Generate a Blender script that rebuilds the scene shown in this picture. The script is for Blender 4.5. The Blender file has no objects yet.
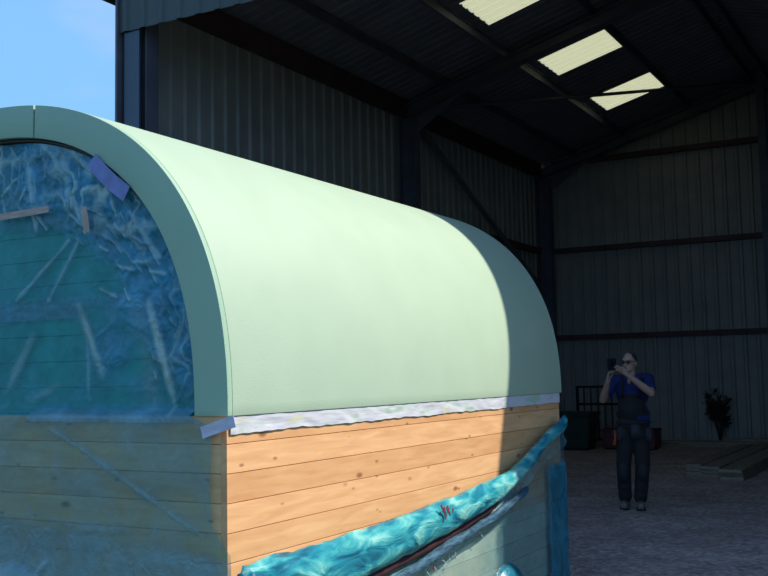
import bpy, bmesh, math, random
from mathutils import Vector, Matrix, noise
random.seed(7)
S = bpy.context.scene
COL = S.collection

# ------------------------------------------------------------------ camera
RIGHT = Vector((0.8707961, 0.4912715, -0.0191413)).normalized()
UP = Vector((0.0585525, -0.0649729, 0.9961677))
FWD = Vector((-0.4881452, 0.8685798, 0.0853434)).normalized()
UP = (RIGHT.cross(FWD)).normalized()
CAM = Vector((0, 0, 1.52)); FPX = 1015.9
cd = bpy.data.cameras.new('camera'); cam = bpy.data.objects.new('camera', cd); COL.objects.link(cam)
cd.sensor_width = 36; cd.lens = FPX / 768 * 36; cd.clip_end = 500
m = Matrix((RIGHT, UP, -FWD)).transposed().to_4x4(); m.translation = CAM
cam.matrix_world = m; S.camera = cam
S.view_settings.view_transform = 'Standard'; S.view_settings.look = 'None'
S.view_settings.gamma = 1; S.view_settings.exposure = 0; S.view_settings.use_curve_mapping = False
S.cycles.max_bounces = 8; S.cycles.transparent_max_bounces = 16

def hit(px, py, axis, v):
    """point of the real plane axis = v seen at a photograph position"""
    d = RIGHT * ((px - 384) / FPX) + UP * ((288 - py) / FPX) + FWD
    return CAM + d * ((v - CAM[axis]) / d[axis])

# ------------------------------------------------------------------ helpers
def link(name, bm, mat, parent=None, smooth=False, base=None):
    me = bpy.data.meshes.new(name)
    bmesh.ops.recalc_face_normals(bm, faces=bm.faces)
    off = parent.location if parent else (base if base else None)
    if off is not None: bmesh.ops.translate(bm, verts=bm.verts, vec=-Vector(off))
    bm.to_mesh(me); bm.free()
    if smooth:
        for p in me.polygons: p.use_smooth = True
    me.materials.append(mat)
    o = bpy.data.objects.new(name, me); COL.objects.link(o)
    if parent: o.parent = parent
    elif base is not None: o.location = base
    return o
def tag(o, label, cat, group=None):
    o['label'] = label; o['category'] = cat
    if group: o['group'] = group
    return o
def thing(name, loc, label, cat, group=None, rz=0):
    o = bpy.data.objects.new(name, None); COL.objects.link(o); o.location = loc; o.rotation_euler = (0, 0, rz)
    o.empty_display_size = .1
    return tag(o, label, cat, group)
def struct(o): o['kind'] = 'structure'; return o
def box(bm, a, b):
    vs = [bm.verts.new((x, y, z)) for x in (a[0], b[0]) for y in (a[1], b[1]) for z in (a[2], b[2])]
    for f in ((0,1,3,2),(4,6,7,5),(0,4,5,1),(2,3,7,6),(0,2,6,4),(1,5,7,3)): bm.faces.new([vs[i] for i in f])
def BX(a, b, bev=0):
    bm = bmesh.new(); box(bm, a, b)
    if bev: bmesh.ops.bevel(bm, geom=bm.edges[:], offset=bev, segments=2, affect='EDGES')
    return bm
def prism(bm, poly, d):
    """poly: closed list of Vectors, extruded by vector d"""
    d = Vector(d); a = [bm.verts.new(p) for p in poly]; b = [bm.verts.new(Vector(p) + d) for p in poly]; n = len(a)
    bm.faces.new(a); bm.faces.new(b[::-1])
    for i in range(n): bm.faces.new((a[i], b[i], b[(i+1) % n], a[(i+1) % n]))
def bar(bm, p, q, w, h, up=Vector((0, 0, 1))):
    p, q = Vector(p), Vector(q); d = (q - p).normalized(); s = d.cross(up).normalized(); u = s.cross(d)
    c = [p + s*w/2*i + u*h/2*j for i, j in ((-1,-1),(1,-1),(1,1),(-1,1))]
    prism(bm, c, q - p)
def ibeam(bm, p, q, w, h, t=.014, up=Vector((0, 0, 1))):
    p, q = Vector(p), Vector(q); d = (q - p).normalized(); s = d.cross(up).normalized(); u = s.cross(d)
    pts = [(-w/2,-h/2),(w/2,-h/2),(w/2,-h/2+t),(t/2,-h/2+t),(t/2,h/2-t),(w/2,h/2-t),(w/2,h/2),(-w/2,h/2),(-w/2,h/2-t),(-t/2,h/2-t),(-t/2,-h/2+t),(-w/2,-h/2+t)]
    prism(bm, [p + s*a + u*b for a, b in pts], q - p)
def tube(bm, pts, rad, n=10, cap=True):
    pts = [Vector(p) for p in pts]; rings = []
    r = rad if callable(rad) else (lambda i: rad)
    ref = Vector((.3, .2, 1)).normalized()
    for i, p in enumerate(pts):
        d = (pts[min(i+1, len(pts)-1)] - pts[max(i-1, 0)]).normalized()
        a = d.cross(ref).normalized(); b = d.cross(a)
        rings.append([bm.verts.new(p + (a*math.cos(t) + b*math.sin(t)) * r(i)) for t in [2*math.pi*k/n for k in range(n)]])
    for A, B in zip(rings, rings[1:]):
        for k in range(n): bm.faces.new((A[k], A[(k+1) % n], B[(k+1) % n], B[k]))
    if cap: bm.faces.new(rings[0][::-1]); bm.faces.new(rings[-1])
    return rings
def ball(bm, c, r, rot=None, u=20, v=14):
    M_ = Matrix.Translation(c)
    if rot is not None: M_ = M_ @ rot
    s = r if hasattr(r, '__len__') else (r, r, r)
    bmesh.ops.create_uvsphere(bm, u_segments=u, v_segments=v, radius=1, matrix=M_ @ Matrix.Diagonal((*s, 1)))
def capsule(bm, p, q, r0, r1):
    p, q = Vector(p), Vector(q); n = 9
    ball(bm, p, r0, u=14, v=10); ball(bm, q, r1, u=14, v=10)
    tube(bm, [p.lerp(q, i/n) for i in range(n+1)], lambda i: r0 + (r1-r0)*i/n, 14)

# ------------------------------------------------------------------ materials
def mat(name):
    m = bpy.data.materials.new(name); m.use_nodes = True
    nt = m.node_tree; nt.nodes.clear(); o = nt.nodes.new('ShaderNodeOutputMaterial'); p = nt.nodes.new('ShaderNodeBsdfPrincipled')
    nt.links.new(p.outputs[0], o.inputs[0]); return m, nt, p, o
def N(nt, t, **k):
    n = nt.nodes.new('ShaderNode' + t)
    for a, b in k.items():
        if a.startswith('_'): setattr(n, a[1:], b)
        else:
            n.inputs[a.replace('__', ' ')].default_value = b
    return n
def coords(nt, scale=(1, 1, 1)):
    c = N(nt, 'TexCoord'); mp = N(nt, 'Mapping'); mp.inputs['Scale'].default_value = scale
    nt.links.new(c.outputs['Object'], mp.inputs[0]); return mp.outputs[0]
def ramp(nt, src, stops, interp='LINEAR'):
    r = N(nt, 'ValToRGB'); r.color_ramp.interpolation = interp; e = r.color_ramp.elements
    while len(e) < len(stops): e.new(.5)
    for i, (p, c) in enumerate(stops): e[i].position = p; e[i].color = (*c, 1) if len(c) == 3 else c
    nt.links.new(src, r.inputs[0]); return r.outputs[0]
def simple(name, col, rough=.6, var=.15, scale=6, metal=0, bump=.0, bscale=40, spec=.5, stretch=(1, 1, 1)):
    m, nt, p, o = mat(name); v = coords(nt, stretch)
    n = N(nt, 'TexNoise', Scale=scale, Detail=6.0); nt.links.new(v, n.inputs['Vector'])
    c = ramp(nt, n.outputs[0], [(.3, tuple(x*(1-var) for x in col)), (.7, tuple(min(1, x*(1+var)) for x in col))])
    nt.links.new(c, p.inputs['Base Color']); p.inputs['Roughness'].default_value = rough
    p.inputs['Metallic'].default_value = metal; p.inputs['Specular IOR Level'].default_value = spec
    if bump:
        b = N(nt, 'TexNoise', Scale=bscale, Detail=5.0); nt.links.new(v, b.inputs['Vector'])
        bb = N(nt, 'Bump', Strength=bump, Distance=.01); nt.links.new(b.outputs[0], bb.inputs['Height']); nt.links.new(bb.outputs[0], p.inputs['Normal'])
    return m
GREEN = simple('pale_green_paint', (.465, .575, .42), .55, .03, 3, bump=.15, bscale=160, spec=.3)
GREENEDGE = simple('green_paint_board', (.37, .53, .39), .5, .03, 3, bump=.1, bscale=160, spec=.3)
BOARDP = simple('painted_front_boards', (.045, .42, .38), .6, .2, 8, bump=.2, spec=.3)
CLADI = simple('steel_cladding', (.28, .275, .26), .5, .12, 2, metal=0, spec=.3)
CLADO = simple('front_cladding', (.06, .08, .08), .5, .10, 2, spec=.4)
ROOFM = simple('roof_sheet', (.17, .16, .20), .6, .12, 2, spec=.2)
STEEL = simple('dark_steel_paint', (.10, .10, .13), .5, .2, 3, spec=.4)
REDOX = simple('red_oxide_steel', (.085, .045, .045), .6, .2, 3, spec=.3)
POST = simple('blue_grey_flashing', (.05, .08, .12), .4, .1, 2, spec=.5)
BLACK = simple('black_plastic', (.010, .010, .012), .7, .2, 10, spec=.2)
RUBBER = simple('tyre_rubber', (.02, .02, .02), .8, .2, 20)
def wood(name, c0, c1, axis, knots=True, pitch=.121, z0=0, rough=.55):
    """axis: direction the boards run ('X' or 'Y'); boards stacked in z"""
    m, nt, p, o = mat(name)
    st = (1, 9, 9) if axis == 'X' else (9, 1, 9)
    v = coords(nt, st)
    c = N(nt, 'TexCoord'); sp = N(nt, 'SeparateXYZ'); nt.links.new(c.outputs['Object'], sp.inputs[0])
    a = N(nt, 'Math', _operation='SUBTRACT'); a.inputs[1].default_value = z0; nt.links.new(sp.outputs['Z'], a.inputs[0])
    d = N(nt, 'Math', _operation='DIVIDE'); d.inputs[1].default_value = pitch; nt.links.new(a.outputs[0], d.inputs[0])
    fl = N(nt, 'Math', _operation='FLOOR'); nt.links.new(d.outputs[0], fl.inputs[0])
    wn = N(nt, 'TexWhiteNoise', _noise_dimensions='1D'); nt.links.new(fl.outputs[0], wn.inputs['W'])
    vo = N(nt, 'VectorMath', _operation='SCALE'); nt.links.new(wn.outputs['Color'], vo.inputs[0]); vo.inputs['Scale'].default_value = 5
    va = N(nt, 'VectorMath', _operation='ADD'); nt.links.new(v, va.inputs[0]); nt.links.new(vo.outputs[0], va.inputs[1])
    n = N(nt, 'TexNoise', Scale=3.0, Detail=5.0, Distortion=.6); nt.links.new(va.outputs[0], n.inputs['Vector'])
    col = ramp(nt, n.outputs[0], [(.3, c0), (.7, c1)])
    mx = N(nt, 'MixRGB', _blend_type='MULTIPLY'); mx.inputs[0].default_value = 1
    br = ramp(nt, wn.outputs['Value'], [(0, (.88, .84, .80)), (1, (1, 1, 1))])
    nt.links.new(col, mx.inputs[1]); nt.links.new(br, mx.inputs[2]); out = mx.outputs[0]
    if knots:
        kv = coords(nt, (4, 9, 9) if axis == 'X' else (9, 4, 9))
        ka = N(nt, 'VectorMath', _operation='ADD'); nt.links.new(kv, ka.inputs[0]); nt.links.new(vo.outputs[0], ka.inputs[1])
        for sc, lo, hi, f in ((.62, .04, .10, .85), (1.3, .05, .12, .7)):
            k = N(nt, 'TexVoronoi', Scale=sc); nt.links.new(ka.outputs[0], k.inputs['Vector'])
            kr = ramp(nt, k.outputs['Distance'], [(lo, (f,)*3), (hi, (0, 0, 0))])
            km = N(nt, 'MixRGB'); nt.links.new(kr, km.inputs[0]); nt.links.new(out, km.inputs[1]); km.inputs[2].default_value = (c0[0]*.35, c0[1]*.25, c0[2]*.22, 1)
            out = km.outputs[0]
    nt.links.new(out, p.inputs['Base Color']); p.inputs['Roughness'].default_value = rough; p.inputs['Specular IOR Level'].default_value = .25
    return m
WOODY = wood('pine_boards_side', (.76, .39, .18), (.92, .52, .26), 'Y', z0=1.247-.121*20)
WOODX = wood('pine_boards_front', (.80, .45, .22), (.94, .60, .33), 'X', z0=1.247-.121*20)
PALEB = wood('pale_painted_boards', (.62, .62, .50), (.74, .72, .60), 'Y', knots=False, z0=1.247-.121*20)
PLANKM = wood('weathered_planks', (.22, .17, .13), (.38, .31, .24), 'Y', knots=False, pitch=.06)
PLANKX = wood('weathered_planks_across', (.22, .17, .13), (.38, .31, .24), 'X', knots=False, pitch=.06)

def film(name, tint, body, frostc=(.62, .72, .62), base=.3, gain=.6, rough=.25):
    """thin plastic film: density and frost come from how thick and folded the sheet is"""
    m, nt, p, o = mat(name)
    p.inputs['Roughness'].default_value = rough; p.inputs['Specular IOR Level'].default_value = .5
    de = N(nt, 'Attribute', _attribute_name='film_layers_shade'); fr = N(nt, 'Attribute', _attribute_name='film_frost')
    v = coords(nt, (1, 1, 1))
    n = N(nt, 'TexNoise', Scale=5.0, Detail=8.0, Distortion=1.6); nt.links.new(v, n.inputs['Vector'])
    c = ramp(nt, n.outputs[0], [(.35, tuple(x*.72 for x in body)), (.65, tuple(min(1, x*1.25) for x in body))])
    mx = N(nt, 'MixRGB'); nt.links.new(fr.outputs['Fac'], mx.inputs[0]); nt.links.new(c, mx.inputs[1]); mx.inputs[2].default_value = (*frostc, 1)
    nt.links.new(mx.outputs[0], p.inputs['Base Color'])
    t = N(nt, 'BsdfTransparent'); t.inputs[0].default_value = (*tint, 1)
    a = N(nt, 'Math', _operation='MULTIPLY_ADD'); a.inputs[1].default_value = gain; a.inputs[2].default_value = base; nt.links.new(de.outputs['Fac'], a.inputs[0])
    w = N(nt, 'Math', _operation='MULTIPLY_ADD'); w.inputs[1].default_value = .3; w.inputs[2].default_value = -.15; nt.links.new(n.outputs[0], w.inputs[0])
    s = N(nt, 'Math', _operation='ADD', _use_clamp=True); nt.links.new(a.outputs[0], s.inputs[0]); nt.links.new(w.outputs[0], s.inputs[1])
    f2 = N(nt, 'Math', _operation='MULTIPLY_ADD', _use_clamp=True); f2.inputs[1].default_value = .35; nt.links.new(fr.outputs['Fac'], f2.inputs[0]); nt.links.new(s.outputs[0], f2.inputs[2])
    ms = N(nt, 'MixShader'); nt.links.new(f2.outputs[0], ms.inputs[0]); nt.links.new(t.outputs[0], ms.inputs[1]); nt.links.new(p.outputs[0], ms.inputs[2])
    nt.links.new(ms.outputs[0], o.inputs[0])
    b = N(nt, 'Bump', Strength=.5, Distance=.02); n2 = N(nt, 'TexNoise', Scale=14.0, Detail=4.0, Distortion=2.0); nt.links.new(v, n2.inputs['Vector'])
    nt.links.new(n2.outputs[0], b.inputs['Height']); nt.links.new(b.outputs[0], p.inputs['Normal'])
    return m
FILMF = film('blue_masking_film', (.80, .96, .92), (.018, .24, .40), (.56, .72, .60), base=.12, gain=.72)
FILMS = film('clear_masking_film', (.84, .94, .93), (.02, .18, .25), base=.12, gain=.85)
def rollmat():
    m, nt, p, o = mat('crumpled_cyan_film'); v = coords(nt, (3, .9, 3))
    n = N(nt, 'TexNoise', Scale=4.5, Detail=9.0, Distortion=.7); nt.links.new(v, n.inputs['Vector'])
    c = ramp(nt, n.outputs[0], [(.32, (.01, .11, .18)), (.44, (.02, .25, .34)), (.54, (.07, .42, .44)), (.66, (.30, .66, .60))])
    nt.links.new(c, p.inputs['Base Color']); p.inputs['Roughness'].default_value = .28
    b = N(nt, 'Bump', Strength=.8, Distance=.03); nt.links.new(n.outputs[0], b.inputs['Height']); nt.links.new(b.outputs[0], p.inputs['Normal'])
    return m
ROLLM = rollmat()
BLUEM = simple('blue_film_strand', (.06, .13, .19), .3, .6, 14, bump=.6, bscale=30, stretch=(4, 1, 4))
DKBLUE = simple('doubled_blue_film', (.01, .10, .20), .3, .5, 9, bump=.6, bscale=20, stretch=(4, 4, .6))
MAROON = simple('dark_maroon', (.055, .014, .018), .6, .3, 14)
TAPEL = simple('lilac_masking_tape', (.22, .26, .55), .6, .2, 12)
TAPEO = simple('buff_masking_tape', (.50, .36, .30), .6, .15, 12)
TAPEW = simple('pale_masking_tape', (.66, .62, .74), .6, .1, 20)
def tapemat():
    m, nt, p, o = mat('painted_over_tape'); v = coords(nt, (1, .6, 3))
    n = N(nt, 'TexNoise', Scale=6.0, Detail=7.0); nt.links.new(v, n.inputs['Vector'])
    c = ramp(nt, n.outputs[0], [(.34, (.45, .58, .45)), (.44, (.66, .66, .68)), (.6, (.60, .58, .64)), (.68, (.66, .64, .42)), (.75, (.62, .62, .62))])
    nt.links.new(c, p.inputs['Base Color']); p.inputs['Roughness'].default_value = .6
    b = N(nt, 'Bump', Strength=.7, Distance=.01); nt.links.new(n.outputs[0], b.inputs['Height']); nt.links.new(b.outputs[0], p.inputs['Normal'])
    return m
TAPEM = tapemat()
def gravel():
    m, nt, p, o = mat('gravel'); v = coords(nt)
    vo = N(nt, 'TexVoronoi', Scale=24.0, Randomness=1.0); nt.links.new(v, vo.inputs['Vector'])
    n = N(nt, 'TexNoise', Scale=1.3, Detail=10.0, Roughness=.75); nt.links.new(v, n.inputs['Vector'])
    c1 = ramp(nt, vo.outputs['Color'], [(0, (.36, .275, .25)), (.5, (.56, .44, .40)), (.85, (.72, .58, .53)), (1, (.88, .76, .70))])
    c2 = ramp(nt, n.outputs[0], [(.35, (.6, .56, .56)), (.65, (1, 1, 1))])
    mx = N(nt, 'MixRGB', _blend_type='MULTIPLY'); mx.inputs[0].default_value = 1
    nt.links.new(c1, mx.inputs[1]); nt.links.new(c2, mx.inputs[2]); nt.links.new(mx.outputs[0], p.inputs['Base Color'])
    p.inputs['Roughness'].default_value = .9; p.inputs['Specular IOR Level'].default_value = .2
    b = N(nt, 'Bump', Strength=.9, Distance=.02); nt.links.new(vo.outputs['Distance'], b.inputs['Height']); nt.links.new(b.outputs[0], p.inputs['Normal'])
    return m
GRAVEL = gravel()
def skylightmat():
    m, nt, p, o = mat('translucent_rooflight')
    a = N(nt, 'BsdfTranslucent'); a.inputs[0].default_value = (.86, .83, .64, 1); b = N(nt, 'BsdfDiffuse'); b.inputs[0].default_value = (.6, .6, .5, 1)
    ms = N(nt, 'MixShader'); ms.inputs[0].default_value = .15; nt.links.new(a.outputs[0], ms.inputs[1]); nt.links.new(b.outputs[0], ms.inputs[2]); nt.links.new(ms.outputs[0], o.inputs[0])
    return m
SKYL = skylightmat()

# ------------------------------------------------------------------ world and sun
w = bpy.data.worlds.new('sky'); S.world = w; w.use_nodes = True; nt = w.node_tree; nt.nodes.clear()
wo = nt.nodes.new('ShaderNodeOutputWorld'); bg = nt.nodes.new('ShaderNodeBackground'); nt.links.new(bg.outputs[0], wo.inputs[0])
tc = N(nt, 'TexCoord'); sp = N(nt, 'SeparateXYZ'); nt.links.new(tc.outputs['Generated'], sp.inputs[0])
sky = ramp(nt, sp.outputs['Z'], [(0, (.24, .55, .95)), (.25, (.27, .60, 1.0)), (.42, (.25, .56, 1.0)), (.6, (.09, .22, .48)), (1, (.07, .15, .32))])
mp = N(nt, 'Mapping'); mp.inputs['Scale'].default_value = (1.6, 1.6, 4.2); mp.inputs['Location'].default_value = (.35, .1, .32); nt.links.new(tc.outputs['Generated'], mp.inputs[0])
cn = N(nt, 'TexNoise', Scale=2.2, Detail=5.0, Roughness=.5); nt.links.new(mp.outputs[0], cn.inputs['Vector'])
cf = ramp(nt, cn.outputs[0], [(.47, (0, 0, 0)), (.66, (.85, .85, .85))])
cm = N(nt, 'MixRGB'); nt.links.new(cf, cm.inputs[0]); nt.links.new(sky, cm.inputs[1]); cm.inputs[2].default_value = (.44, .63, 1.0, 1)
nt.links.new(cm.outputs[0], bg.inputs[0]); bg.inputs[1].default_value = 1.0
SUN = Vector((3.9, 1.89, 4.93)).normalized()
sl = bpy.data.lights.new('sun', 'SUN'); sl.energy = 5.1; sl.angle = math.radians(.6); sl.color = (1, .96, .86)
so = bpy.data.objects.new('sun', sl); COL.objects.link(so); so.rotation_euler = SUN.to_track_quat('Z', 'Y').to_euler(); so.location = (12, 7, 20)

# ------------------------------------------------------------------ the shed
XL, XR, XC = -7.98, 1.64, -3.17
YF, YM, YB = 8.27, 14.88, 21.5
SL = .275
def zr(x): return 6.16 + SL * ((x - XL) if x < XC else (XR - x))   # underside of the roof sheets
def rib_profile(a, b, pitch=.26, d=.032):
    """(s, offset) pairs of box profile cladding between a and b"""
    out = [(a, 0)]; s = a + .04
    while s < b - .1:
        out += [(s, 0), (s + .022, d), (s + .075, d), (s + .097, 0)]; s += pitch
    out.append((b, 0)); return out
def clad_wall(name, prof, pos, zlo, zhi, th, mt):
    """pos(s, off) -> (x, y); zlo, zhi functions of s; th = thickness vector (x, y)"""
    bm = bmesh.new(); cols = []
    for s, o in prof:
        x, y = pos(s, o)
        cols.append([bm.verts.new((x + t*th[0], y + t*th[1], z)) for t in (0, 1) for z in (zlo(s), zhi(s))])
    for A, B in zip(cols, cols[1:]):
        for i, j in ((0, 1), (3, 2), (1, 3), (2, 0)): bm.faces.new((A[i], A[j], B[j], B[i]))
    bm.faces.new((cols[0][0], cols[0][1], cols[0][3], cols[0][2])); bm.faces.new((cols[-1][0], cols[-1][2], cols[-1][3], cols[-1][1]))
    return struct(link(name, bm, mt))
bm = bmesh.new(); box(bm, (-14, 6.6, -.3), (9, 26, 0)); fl = struct(link('floor', bm, GRAVEL))
DARKGROUND = simple('added_dark_ground', (.035, .055, .022), .9, .4, 3, bump=.5)  # added ground out of view, kept dark to cut bounce onto the wagon
bm = bmesh.new()
for a_, b_ in (((-60, -50, -.35), (60, 6.6, 0)), ((-60, 26, -.35), (60, 80, 0)), ((-60, 6.6, -.35), (-14, 26, 0)), ((9, 6.6, -.35), (60, 26, 0))): box(bm, a_, b_)
struct(link('added_ground', bm, DARKGROUND))
clad_wall('wall_left', rib_profile(YF+.02, YB), lambda s, o: (XL + o - .03, s), lambda s: 0, lambda s: 6.1, (-.012, 0), CLADI)
clad_wall('wall_right', rib_profile(YF+.02, YB), lambda s, o: (XR - o + .03, s), lambda s: 0, lambda s: 6.1, (.012, 0), CLADI)
pb = rib_profile(XL, XR); pb = sorted(pb + [(XC, 0)]) if True else pb
clad_wall('wall_back', pb, lambda s, o: (s, YB + .03 - o), lambda s: 0, lambda s: zr(s) + .012, (0, .012), CLADI)
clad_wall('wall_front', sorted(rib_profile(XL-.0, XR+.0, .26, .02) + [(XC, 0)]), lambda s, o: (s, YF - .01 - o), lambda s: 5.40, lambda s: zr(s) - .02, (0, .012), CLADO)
# roof sheets, ribs running down the slope, three rooflights let into the left slope
SKY = [(12.76, 13.82), (15.86, 16.89), (18.66, 19.74)]; SX0, SX1 = -5.87, -4.61
def roof_strip(bm, y0, y1, x0, x1, ribs=True, dz=0):
    prof = rib_profile(y0, y1, .2 if ribs else .26, .02); cols = []
    for s, o in prof:
        cols.append([bm.verts.new((x, s, zr(x) + o + dz + t)) for t in (0, .008) for x in (x0, x1)])
    for A, B in zip(cols, cols[1:]):
        for i, j in ((0, 1), (3, 2), (1, 3), (2, 0)): bm.faces.new((A[i], A[j], B[j], B[i]))
    for c in (cols[0], cols[-1]): bm.faces.new((c[0], c[1], c[3], c[2]))
bm = bmesh.new(); ys = [YF - .08]
for a, b in SKY: ys += [a, b]
ys.append(YB + .1)
for i in range(len(ys)-1):
    y0, y1 = ys[i], ys[i+1]
    if (y0, y1) in SKY:
        roof_strip(bm, y0, y1, XL - .12, SX0); roof_strip(bm, y0, y1, SX1, XC)
    else: roof_strip(bm, y0, y1, XL - .12, XC)
roof_strip(bm, YF - .08, YB + .1, XC + .0001, XR + .12)
struct(link('ceiling', bm, ROOFM))
for i, (a, b) in enumerate(SKY):
    bm = bmesh.new(); roof_strip(bm, a + .004, b - .004, SX0 + .004, SX1 - .004, dz=.0)
    struct(link('window_%d' % (i+1), bm, SKYL))
bm = bmesh.new(); prism(bm, [Vector((XC - .2, YF - .08, zr(XC - .2) + .035)), Vector((XC, YF - .08, zr(XC) + .045)), Vector((XC + .2, YF - .08, zr(XC + .2) + .035)), Vector((XC, YF - .08, zr(XC) + .06))], (0, YB - YF + .18, 0)); struct(link('trim_4', bm, STEEL))
# corner flashing, gutter
bm = BX((XL - .035, YF - .045, 0), (XL - .005, YF + .10, 6.02)); struct(link('trim_1', bm, STEEL))
bm = BX((XR + .06, YF - .045, 0), (XR + .10, YF + .10, 6.02)); struct(link('trim_2', bm, STEEL))
bm = bmesh.new(); tube(bm, [(XL - .20, y, 5.88) for y in (YF - .1, 12, YB)], .075, 14)
tag(link('rain_gutter', bm, BLACK, base=(XL - .2, YF, 5.88)), 'black gutter end at the shed eave, at the top left against the sky', 'gutter')
def frame(y, lab, wide=.2):
    t = thing('portal_frame', (XC, y, 0), lab, 'steel frame', 'portal frames of the shed')
    for sx, xw in ((1, XL), (-1, XR)):
        bm = bmesh.new(); ibeam(bm, (xw + sx*.16, y, 0), (xw + sx*.16, y, zr(xw) - .34), .3 if 0 else wide, .3, up=Vector((1, 0, 0))); link('column', bm, STEEL, t)
        bm = bmesh.new(); bm_z = .25
        ibeam(bm, (xw + sx*.02, y, zr(xw) - bm_z), (XC, y, zr(XC) - bm_z), wide, .18); link('rafter', bm, STEEL, t)
        bm = bmesh.new()
        prism(bm, [Vector((xw + sx*.3, y-.01, zr(xw) - .33)), Vector((xw + sx*1.25, y-.01, zr(xw)+SL*1.25 - .345)), Vector((xw + sx*.3, y-.01, zr(xw) - .62))], (0, .02, 0)); link('haunch', bm, STEEL, t)
    return t
frame(YF + .18, 'steel portal frame right behind the open front of the shed')
frame(YM, 'steel portal frame across the middle of the shed, crossing below the rooflights')
frame(YB - .2, 'steel portal frame against the back wall of the shed')
# front post facing
tag(link('post_facing', BX((XL + .05, YF + .01, 0), (XL + .27, YF + .03, 5.395)), POST, base=(XL, YF, 0)), 'blue grey sheet facing on the front corner post, between the sky and the ribbed wall', 'post')
bm = bmesh.new(); ibeam(bm, (-3.13, YB - .43, 0), (-3.13, YB - .43, zr(-3.13) - .36), .16, .2, up=Vector((0, 1, 0)))
tag(link('wind_post', bm, STEEL, base=(-3.13, YB-.43, 0)), 'upright steel post at mid back wall, right edge of the photo', 'post')
for xw, sx, s in ((XL, 1, 'left'), (XR, -1, 'right')):
    bm = BX((min(xw + sx*.01, xw + sx*.15), YF + .35, 5.84), (max(xw + sx*.01, xw + sx*.15), YB - .35, 6.13))
    tag(link('eave_beam', bm, REDOX, base=(xw, 12, 5.8)), 'dark red brown beam along the top of the %s wall under the roof' % s, 'beam')
names = {-7.12: 'lowest', -6.03: 'second lowest, below the rooflights', -4.58: 'third lowest, above the rooflights', -3.32: 'topmost, beside the ridge'}
for x in (-7.12, -6.03, -4.58, -3.32, -3.02, -1.76, -.31, .78):
    bm = bmesh.new(); ang = SL if x < XC else -SL
    d = .15
    prism(bm, [Vector((x - .03, YF + .02, zr(x) - .015)), Vector((x + .03, YF + .02, zr(x) - .015)), Vector((x + .03, YF + .02, zr(x) - .03)), Vector((x + .006, YF + .02, zr(x) - .03)), Vector((x + .006, YF + .02, zr(x) - d)), Vector((x - .03, YF + .02, zr(x) - d)), Vector((x - .03, YF + .02, zr(x) - d + .012)), Vector((x - .006, YF + .02, zr(x) - d + .012)), Vector((x - .006, YF+.02, zr(x) - .03)), Vector((x - .03, YF+.02, zr(x) - .03))], (0, YB - YF - .04, 0))
    lab = ('steel purlin under the left roof slope, ' + names[x]) if x < XC else 'steel purlin under the right roof slope, %s of the four from the ridge' % {-3.02: 'first', -1.76: 'second', -.31: 'third', .78: 'fourth'}[x]
    tag(link('roof_purlin', bm, STEEL, base=(x, YF, zr(x))), lab, 'purlin', 'roof purlins')
for z, n in ((2.26, 'lowest'), (4.18, 'middle'), (6.14, 'topmost')):
    bm = BX((XL + .32, YB - .13, z - .055), (XR - .32, YB - .01, z + .055))
    tag(link('wall_girt', bm, REDOX, base=(XC, YB, z)), 'dark red steel rail across the back wall, %s of the three' % n, 'rail', 'rails on the back wall')
for z, n in ((2.26, 'lower'), (4.18, 'upper')):
    bm = BX((XL + .0, YF + .4, z - .07), (XL + .01, YB - .35, z + .07))
    bm.free(); bm = bmesh.new()
    for a, b in ((YF + .32, YM - .12), (YM + .12, YB - .34)): box(bm, (XL + .01, a, z - .06), (XL + .12, b, z + .06))
    tag(link('wall_girt', bm, REDOX, base=(XL, YF, z)), 'dark red steel rail along the left wall, the %s of two' % n, 'rail', 'rails on the left wall')
bm = bmesh.new(); bar(bm, (XL + .2, YM + .15, 5.8), (XL + .2, YB - .4, 3.2), .07, .07)
tag(link('wall_brace', bm, STEEL, base=(XL + .2, YM, 5.8)), 'diagonal steel brace across the far bay of the left wall', 'brace')
bm = bmesh.new(); tube(bm, [(XL + .3, YM + .15, zr(XL + .3) - .24), (-5.6, 17.9, zr(-5.6) - .24), (-3.3, YB - .5, zr(-3.3) - .22)], .032, 10)
tag(link('roof_brace', bm, STEEL, base=(-5.6, 17.9, 6.5)), 'thin steel bracing tube crossing below the farthest rooflight', 'brace')

# ------------------------------------------------------------------ the wagon
CX, ZB, AO, BO, AI, BI = -4.1475, 1.3625, 1.5225, 1.50, 1.345, 1.345; NE = 2.33
TS = math.radians(78.95)        # where the two arch boards meet
Y0, Y1 = 3.37, 7.36
XS = CX + AO                      # right side, -2.625
wag = thing('timber_wagon', (CX, (Y0+Y1)/2, 0), 'round-topped timber wagon with pale green roof and bare pine board sides', 'wagon')
def ell(a, b, t):
    c, s_ = math.cos(t), math.sin(t)
    return CX + a*math.copysign(abs(c)**(2/NE), c), ZB + b*max(0, s_)**(2/NE)
def arch(bm, ao, bo, ai, bi, y0, y1, t0=0, t1=math.pi, n=160):
    rows = []
    for i in range(n+1):
        t = t0 + (t1-t0)*i/n; o = ell(ao, bo, t); j = ell(ai, bi, t - math.radians(1.65)*max(0, 1 - abs(t-TS)/1.2))
        rows.append([bm.verts.new(p) for p in ((o[0], y0, o[1]), (o[0], y1, o[1]), (j[0], y1, j[1]), (j[0], y0, j[1]))])
    for A, B in zip(rows, rows[1:]):
        for k in range(4): bm.faces.new((A[k], A[(k+1) % 4], B[(k+1) % 4], B[k]))
    bm.faces.new(rows[0]); bm.faces.new(rows[-1][::-1])
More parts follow.
